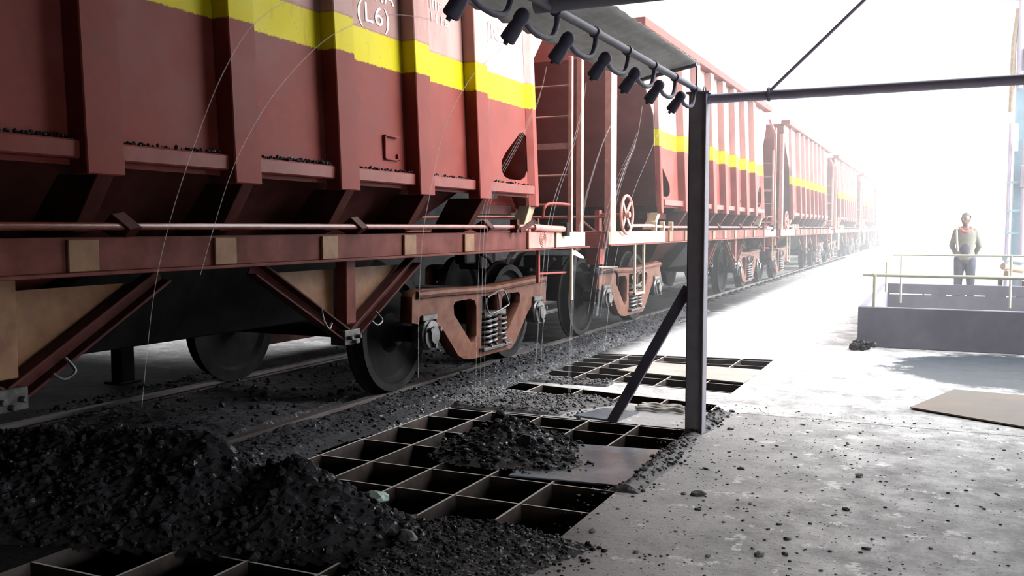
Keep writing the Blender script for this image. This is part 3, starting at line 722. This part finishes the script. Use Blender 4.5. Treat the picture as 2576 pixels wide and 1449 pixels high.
for y in (2.2, 6.33): rel(MB().cyl((-1.99, y, 2.465), (-1.53, y, 2.55), .013, 8)).build('sheet_bearer', 'steel', fr, True)
rel(MB().tube(arc((-1.50, 6.45, 2.385), .035, 0, PI, 14, (0, 1, 0), (0, 0, 1)), .004, 6)).build('wire_loop', 'steel', fr, True)
# spray pipe with its seven hoses and nozzles
sp = MB().cyl((-1.55, 1.2, 2.395), (-1.55, 6.60, 2.40), .021, 16).build('spray_pipe', 'pipegrey', None, True)
tag(sp, 'long grey spray pipe carrying a row of black nozzles under the sheet', 'pipe')
NY = [1.98, 2.48, 2.98, 3.46, 3.96, 4.48, 4.98, 5.46, 5.97]
nz0 = None
for i, y in enumerate(NY):
    if nz0 is None:
        d = Vector((-.60, 0, -.80)); p = Vector((-1.568, 0, 2.262))
        n = MB()
        def P(k): return p + d * k
        n.tube([P(-.072), P(-.064), P(-.048), P(-.024), P(-.012), P(-.004), P(.006), P(.045), P(.07), P(.076)], [.012, .024, .032, .032, .028, .027, .031, .033, .034, .026], 16)
        nz0 = n.build('nozzle', 'nozzle', sp, True)
        MB().tube(spline([P(-.03), P(-.028) + Vector((.004, .05, -.01)), Vector((-1.555, .13, 2.262)), Vector((-1.552, .23, 2.255)), Vector((-1.55, .33, 2.275)), Vector((-1.55, .385, 2.34)), Vector((-1.55, .39, 2.395))], 8), .0125, 10).build('hose', 'nozzle', nz0, True)
        MB().cyl((-1.55, .37, 2.396), (-1.55, .41, 2.396), .028, 14).build('tee_joint', 'pipegrey', nz0, True)
        MB().tube([P(.072), P(.09)], [.012, .009], 10).build('nozzle_tip', 'nozzle', nz0, True)
        c = nz0
    else:
        c = copy_tree(nz0, sp)
    c.location = (0, y, 0)
# sheet lying over the pipe
sg = MB(); nxs, nys = 10, 90
gv = [[sg.bm.verts.new((-1.995 + .465 * i / nxs, 1.0 + 5.42 * j / nys + (.0 if i else -.02), 2.47 + .103 * i / nxs + .006 * math.cos(j * 2 * PI / 2.4) + .006 * mnoise.noise(Vector((i * .7, j * .25, 3))))) for j in range(nys + 1)] for i in range(nxs + 1)]
for i in range(nxs):
    for j in range(nys): sg.bm.faces.new((gv[i][j], gv[i + 1][j], gv[i + 1][j + 1], gv[i][j + 1]))
so = sg.build('corrugated_sheet', 'sheet', None, True, ang=80); sd = so.modifiers.new('s', 'SOLIDIFY'); sd.thickness = .003
tag(so, 'grey corrugated sheet laid as a narrow roof above the spray pipe', 'roof sheet')

# water jets, one to each nozzle
JETS = [(2.48, [(-1.63, 2.18), (-1.84, 2.20), (-2.06, 2.13), (-2.21, 1.97), (-2.34, 1.74), (-2.46, 1.48), (-2.55, 1.2), (-2.62, .8)], 'nearest the camera, falling before the second wagon rib in view'),
        (2.98, [(-1.63, 2.18), (-1.86, 2.23), (-2.12, 2.18), (-2.34, 2.03), (-2.50, 1.86), (-2.64, 1.64), (-2.8, 1.25)], 'arching across the yellow stripe by the third wagon rib'),
        (3.46, [(-1.63, 2.18), (-1.78, 2.06), (-1.90, 1.86), (-1.97, 1.6), (-2.01, 1.4), (-2.03, 1.1), (-2.035, .8)], 'faint, falling before the rib left of the pear-shaped hole'),
        (3.96, [(-1.645, 2.18), (-1.67, 2.08), (-1.72, 1.96), (-1.80, 1.82), (-1.91, 1.64), (-1.96, 1.47), (-1.98, 1.0), (-1.985, .6)], 'crossing the pear-shaped hole'),
        (4.48, [(-1.645, 2.18), (-1.67, 2.02), (-1.73, 1.80), (-1.80, 1.60), (-1.84, 1.39), (-1.88, .9), (-1.89, .7)], 'falling before the wagon end ladder'),
        (4.98, [(-1.645, 2.18), (-1.67, 2.05), (-1.73, 1.92), (-1.79, 1.75), (-1.84, 1.57), (-1.9, 1.2), (-1.93, .5)], 'falling between the two tall end posts'),
        (5.46, [(-1.645, 2.18), (-1.68, 1.98), (-1.76, 1.79), (-1.82, 1.60), (-1.88, 1.3), (-1.93, .9)], 'spraying wide before the second wagon end'),
        (5.97, [(-1.645, 2.18), (-1.74, 1.95), (-1.84, 1.72), (-1.92, 1.48), (-2.0, 1.1), (-2.05, .6)], 'nearest the grey post')]
rnd = random.Random(3)
for i, (y, pts, d_) in enumerate(JETS):
    b2 = MB(); nn = 7 if i == 6 else 3 if i in (3, 4, 5) else 1
    for k in range(nn):
        sprd = (.0 if k == 0 else 1) * (.05 if i == 6 else .03)
        oy = rnd.uniform(-1, 1) * sprd; ox = rnd.uniform(-1, 1) * sprd
        P3 = spline([(x + ox * (j / len(pts)) * 1.3, y + oy * (j / len(pts)) * 1.3, z) for j, (x, z) in enumerate(pts)], 6)
        if k: P3 = P3[rnd.randint(4, 9):]
        b2.tube(P3, [(.0026 if k == 0 else .0016) * (1 - .45 * j / len(P3)) for j in range(len(P3))], 6)
    tag(b2.build('water_jet', 'water', None, True), 'thin white water jet ' + d_, 'water jet', 'water jets from the spray pipe')

# ------------------------------------------------------------------ concrete pit with railings
pit = empty('concrete_pit', (.8, 14.5, 0), 'low grey concrete pit with open top behind the tan sheet', 'pit')
def relp(mb): bmesh.ops.translate(mb.bm, verts=mb.bm.verts[:], vec=(-.8, -14.5, 0)); return mb
relp(MB().box(-.88, 3.2, 12.0, 12.1, 0, .49)).build('front_wall', 'concrete', pit, bevel=.008)
relp(MB().box(-.88, -.78, 12.1, 17.1, 0, .49)).build('side_wall', 'concrete', pit, bevel=.008)
relp(MB().box(3.1, 3.2, 12.1, 17.1, 0, .49)).build('side_wall', 'concrete', pit, bevel=.008)
bw = MB().box(-.78, 3.1, 17.0, 17.1, 0, .315).box(-.78, 3.1, 17.0, 17.1, .335, .50)
for a, c in ((-.48, -.45), (.06, .09), (.2, .42), (.50, .56), (.62, .7), (1.0, 1.3), (1.45, 1.8)): bw.box(a - .3, c - .3, 17.005, 17.095, .31, .34)
relp(bw).build('back_wall', 'concrete', pit)
relp(MB().box(-.83, 3.15, 12.05, 17.05, .0, .02)).build('pit_floor', 'pitwall', pit)
rl = empty('pit_railing', (.8, 14.5, 0), 'pipe railing with yellowish posts standing around the concrete pit', 'railing')
relp(MB().cyl((-.84, 12.06, .875), (3.2, 12.06, .86), .021)).build('rail_pipe', 'yellowrail', rl, True)
relp(MB().cyl((-.72, 12.0, .885), (-.72, 16.9, .985), .012)).build('rail_pipe', 'yellowrail', rl, True)
relp(MB().cyl((-.72, 16.94, .99), (3.2, 16.94, .995), .017)).build('rail_pipe', 'yellowrail', rl, True)
for x, y, z0, z1, r in ((-.70, 12.05, .49, .875, .022), (-.735, 15.5, .45, .95, .018), (-.575, 16.94, .18, .99, .018), (1.055, 16.94, .15, .99, .02), (2.6, 16.94, .15, .99, .02), (1.9, 12.05, .49, .87, .022)):
    relp(MB().cyl((x, y, z0), (x, y, z1), r)).build('railing_post', 'yellowrail', rl, True)

# ------------------------------------------------------------------ column and pipes at the right
cl = empty('steel_column', (1.3, 19, 0), 'pale blue steel column with pipes and brackets, behind the pit', 'column')
def relc(mb): bmesh.ops.translate(mb.bm, verts=mb.bm.verts[:], vec=(-1.3, -19, 0)); return mb
relc(MB().box(1.17, 1.19, 18.92, 19.2, 0, 6.2).box(1.19, 1.55, 19.0, 19.02, 0, 6.2).box(1.55, 1.57, 18.92, 19.2, 0, 6.2)).build('column_web', 'bluesteel', cl)
relc(MB().cyl((1.09, 18.95, 0), (1.10, 18.95, 3.3), .03)).build('conduit', 'lilac', cl, True)
relc(MB().tube([(1.09, 18.9, 3.5), (1.10, 18.9, 4.7), (1.16, 18.9, 5.3)], .045, 10)).build('duct', 'pale', cl, True)
relc(MB().cyl((1.33, 18.85, 0), (1.34, 18.85, 3.0), .05)).build('conduit', 'lilac', cl, True)
relc(MB().cyl((1.21, 18.88, 3.9), (1.21, 18.88, 5.9), .055)).build('conduit', 'lilac', cl, True)
relc(MB().box(.8, 2.4, 18.85, 19.0, 5.45, 5.62)).build('top_girder', 'lilac', cl)
relc(MB().box(1.12, 1.22, 18.84, 18.86, 2.80, 3.28)).build('sign_plate', 'letter', cl)
for z in (1.35, 1.75, 2.25): relc(MB().box(1.05, 1.6, 18.83, 18.86, z - .02, z + .02)).build('bracket', 'bluesteel', cl)
for z in (2.35, 4.4): relc(MB().box(1.26, 1.6, 18.78, 18.86, z - .2, z + .2)).build('junction_box', 'steel', cl, bevel=.01)
pp = empty('pipe_stack', (1.4, 18.2, 0), 'pale pipes stacked on a trestle beside the blue column', 'pipes')
for k, (x, z) in enumerate(((1.02, .93), (1.0, .78), (1.06, .64))):
    MB().tube([(x - 1.4, -.2 + k * .1, z), (x + .8 - 1.4, .5 + k * .1, z - .12)], .06, 12).build('pipe', 'pale' if k != 0 else 'bluesteel', pp, True)
MB().box(-.45, -.40, -.25, .3, 0, .60).build('trestle', 'dark', pp)
MB().box(-.05, 0, .0, .6, 0, .50).build('trestle', 'dark', pp)

# ------------------------------------------------------------------ the worker behind the pit
man = empty('person', (.42, 18.6, 0), 'person in grey shirt and slate trousers standing with hands behind the back', 'person')
def capsule(mb, pts, seg=14):   # pts: (x,y,z,r)
    for a, c in zip(pts, pts[1:]):
        A, C = Vector(a[:3]), Vector(c[:3]); n = 5
        mb.tube([A + (C - A) * i / n for i in range(n + 1)], [a[3] + (c[3] - a[3]) * i / n for i in range(n + 1)], seg)
    for p in pts: mb.ell(p[:3], (p[3],) * 3, None, 14, 10)
def flat_torso(mb, secs):
    for a, c in zip(secs, secs[1:]):
        rings = []
        for (z, rx, ry, y) in (a, c):
            rings.append([(rx * math.cos(2 * PI * k / 20), y + ry * math.sin(2 * PI * k / 20), z) for k in range(20)])
        mb.hexa(rings[0], rings[1])
def remesh(o, v, sm=4):
    r = o.modifiers.new('r', 'REMESH'); r.mode = 'VOXEL'; r.voxel_size = v; r.use_smooth_shade = True
    s = o.modifiers.new('s', 'SMOOTH'); s.factor = .5; s.iterations = sm
Hh = 1.70
TOR = [(.86, .135, .10, 0), (.95, .142, .105, 0), (1.05, .128, .10, 0), (1.2, .142, .105, 0), (1.33, .158, .10, 0), (1.40, .14, .08, 0), (1.44, .08, .06, 0)]
ARM = {s: [(s * .152, .01, 1.372, .046), (s * .222, .07, 1.12, .036), (s * .165, .15, .99, .03), (s * .05, .18, .93, .026)] for s in (-1, 1)}
LEG = {s: [(s * .085, 0, .88, .088), (s * .10, -.01, .5, .062), (s * .105, .02, .1, .045)] for s in (-1, 1)}
bd = MB(); flat_torso(bd, TOR)
for s in (-1, 1):
    capsule(bd, ARM[s]); capsule(bd, LEG[s])
    bd.ell((s * .11, -.06, .045), (.045, .12, .04))
    for f in range(5):
        bd.tube([(s * .05, .19, .925 - .012 * f), (s * (.02 - .03 * (f > 0)), .205, .905 - .016 * f), (-s * .035 * (f > 0), .20, .895 - .016 * f)], .009, 8)
capsule(bd, [(0, 0, 1.42, .055), (0, -.01, 1.52, .05)])
hd = Vector((-.005, -.015, 1.60)); Rz = Matrix.Rotation(-.45, 3, 'Z')
bd.ell(hd, (.074, .092, .105), Rz); bd.ell(hd + Rz @ Vector((0, -.035, -.055)), (.05, .052, .05), Rz)
bd.ell(hd + Rz @ Vector((0, -.098, -.012)), (.014, .02, .024), Rz); bd.ell(hd + Rz @ Vector((0, -.088, -.052)), (.026, .012, .009), Rz)
for s in (-1, 1): bd.ell(hd + Rz @ Vector((s * .076, .005, -.005)), (.012, .024, .032), Rz)
bo = bd.build('body', 'skin', man, True); remesh(bo, .011)
ey = MB()
for s in (-1, 1): ey.ell(hd + Rz @ Vector((s * .03, -.084, .012)), (.012, .008, .007), Rz)
ey.build('eyes', 'eye', man, True)
hr = MB()
hr.ell(hd + Vector((0, 0, .018)) + Rz @ Vector((0, .014, 0)), (.081, .094, .100), Rz, 20, 14)
bmesh.ops.delete(hr.bm, geom=[v for v in hr.bm.verts if v.co.z < hd.z + .045 and (Rz.inverted() @ (v.co - hd)).y < .02 or v.co.z < hd.z - .03], context='VERTS')
hr.build('hair', 'hair', man, True)
sh_ = MB(); flat_torso(sh_, [(z, rx + .02, ry + .02, y) for z, rx, ry, y in TOR if z < 1.43])
for s in (-1, 1): capsule(sh_, [(p[0], p[1], p[2], p[3] + .012) for p in ARM[s][:3]])
so_ = sh_.build('shirt', 'shirt', man, True); remesh(so_, .012)
tr_ = MB(); flat_torso(tr_, [(.80, .14, .105, 0), (.9, .152, .12, 0), (1.0, .150, .118, 0)])
for s in (-1, 1): capsule(tr_, [(p[0], p[1], p[2], p[3] + .012) for p in LEG[s]])
remesh(tr_.build('trousers', 'trousers', man, True), .012)
MB().ell((0, -.078, 1.045), (.092, .056, .19)).build('undershirt', 'trousers', man, True)
MB().tube(spline([(.09, -.07, 1.43), (0, -.115, 1.37), (-.09, -.07, 1.43), (-.08, .05, 1.45), (.08, .05, 1.45), (.09, -.07, 1.43)]), .022, 10).build('scarf', 'scarf', man, True)
MB().tube(spline([(-.14, .02, 1.43), (-.14, -.115, 1.36), (-.13, -.135, 1.2), (-.11, -.13, 1.02)]), .017, 8).build('shoulder_strap', 'strap', man, True)
for s in (-1, 1): MB().ell((s * .11, -.05, .045), (.055, .135, .05)).build('shoe', 'shoe', man, True)
man.rotation_euler.z = -.05

# ------------------------------------------------------------------ shed overhead, behind the view, with unseen pieces added to shape light
DK = worn('shed_sooty_wall', (.012, .012, .013), (.025, .025, .026), .9, 0, 3, .1)
struct(MB().box(-11.0, 4.2, -12, 7.2, 4.9, 5.0).box(-11.0, -6.95, 9.6, 28, 4.9, 5.0).build('ceiling', DK))  # second slab, unseen, added to cut sky light over the left aisle
struct(MB().box(-11.0, 4.2, -12.2, -12, 0, 4.9).build('wall_back', DK))
struct(MB().box(4.0, 4.2, -12, .9, 0, 4.9).box(4.0, 4.2, 3.7, 11.0, 0, 4.9).box(4.0, 4.2, .9, 3.7, 1.5, 4.9).build('wall_right_blocker', DK))  # unseen; run forward to shield the first wagon, doorway cut for fill light
struct(MB().box(1.15, 4.2, 7.0, 7.2, 0, 4.9).build('wall_front_blocker', DK))  # unseen wall added to block light from the front right
struct(MB().box(-11.0, -10.8, -12, 28, 0, 4.9).build('wall_left', DK))

# ------------------------------------------------------------------ light
w_ = bpy.data.worlds.new('world'); SC.world = w_; w_.use_nodes = True
t = w_.node_tree; bg = t.nodes['Background']
SUN = Vector((.80, .22, .56)).normalized()
tc = nd(t, 'ShaderNodeTexCoord'); vm = nd(t, 'ShaderNodeVectorMath', operation='DOT_PRODUCT'); vm.inputs[1].default_value = SUN
t.links.new(tc.outputs['Generated'], vm.inputs[0])
lobe = mth(t, 'POWER', mth(t, 'MAXIMUM', vm.outputs['Value'], 0.0), 4.0)
v2 = nd(t, 'ShaderNodeVectorMath', operation='DOT_PRODUCT'); v2.inputs[1].default_value = Vector((.93, .20, .30)).normalized()
t.links.new(tc.outputs['Generated'], v2.inputs[0])
side = mth(t, 'MULTIPLY', mth(t, 'POWER', mth(t, 'MAXIMUM', v2.outputs['Value'], 0.0), 10.0), 90.0)
t.links.new(mth(t, 'ADD', mth(t, 'ADD', mth(t, 'MULTIPLY', lobe, SKY_GLOW), SKY_BASE), side), bg.inputs[1])
bg.inputs[0].default_value = (.96, .98, 1, 1)

# dusty air outdoors
hz = MB().box(-3.5, 60, 7.6, 260, .002, 30)
_m = bpy.data.materials.new('dusty_air'); _m.use_nodes = True; _t = _m.node_tree; _t.nodes.clear()
_o = nd(_t, 'ShaderNodeOutputMaterial'); _v = nd(_t, 'ShaderNodeVolumeScatter'); _v.inputs['Density'].default_value = .0105; _v.inputs['Anisotropy'].default_value = .2
_t.links.new(_v.outputs[0], _o.inputs['Volume'])
ho = hz.build('haze', _m); tag(ho, 'bright dusty haze hanging over the open yard', 'haze', None, 'stuff')
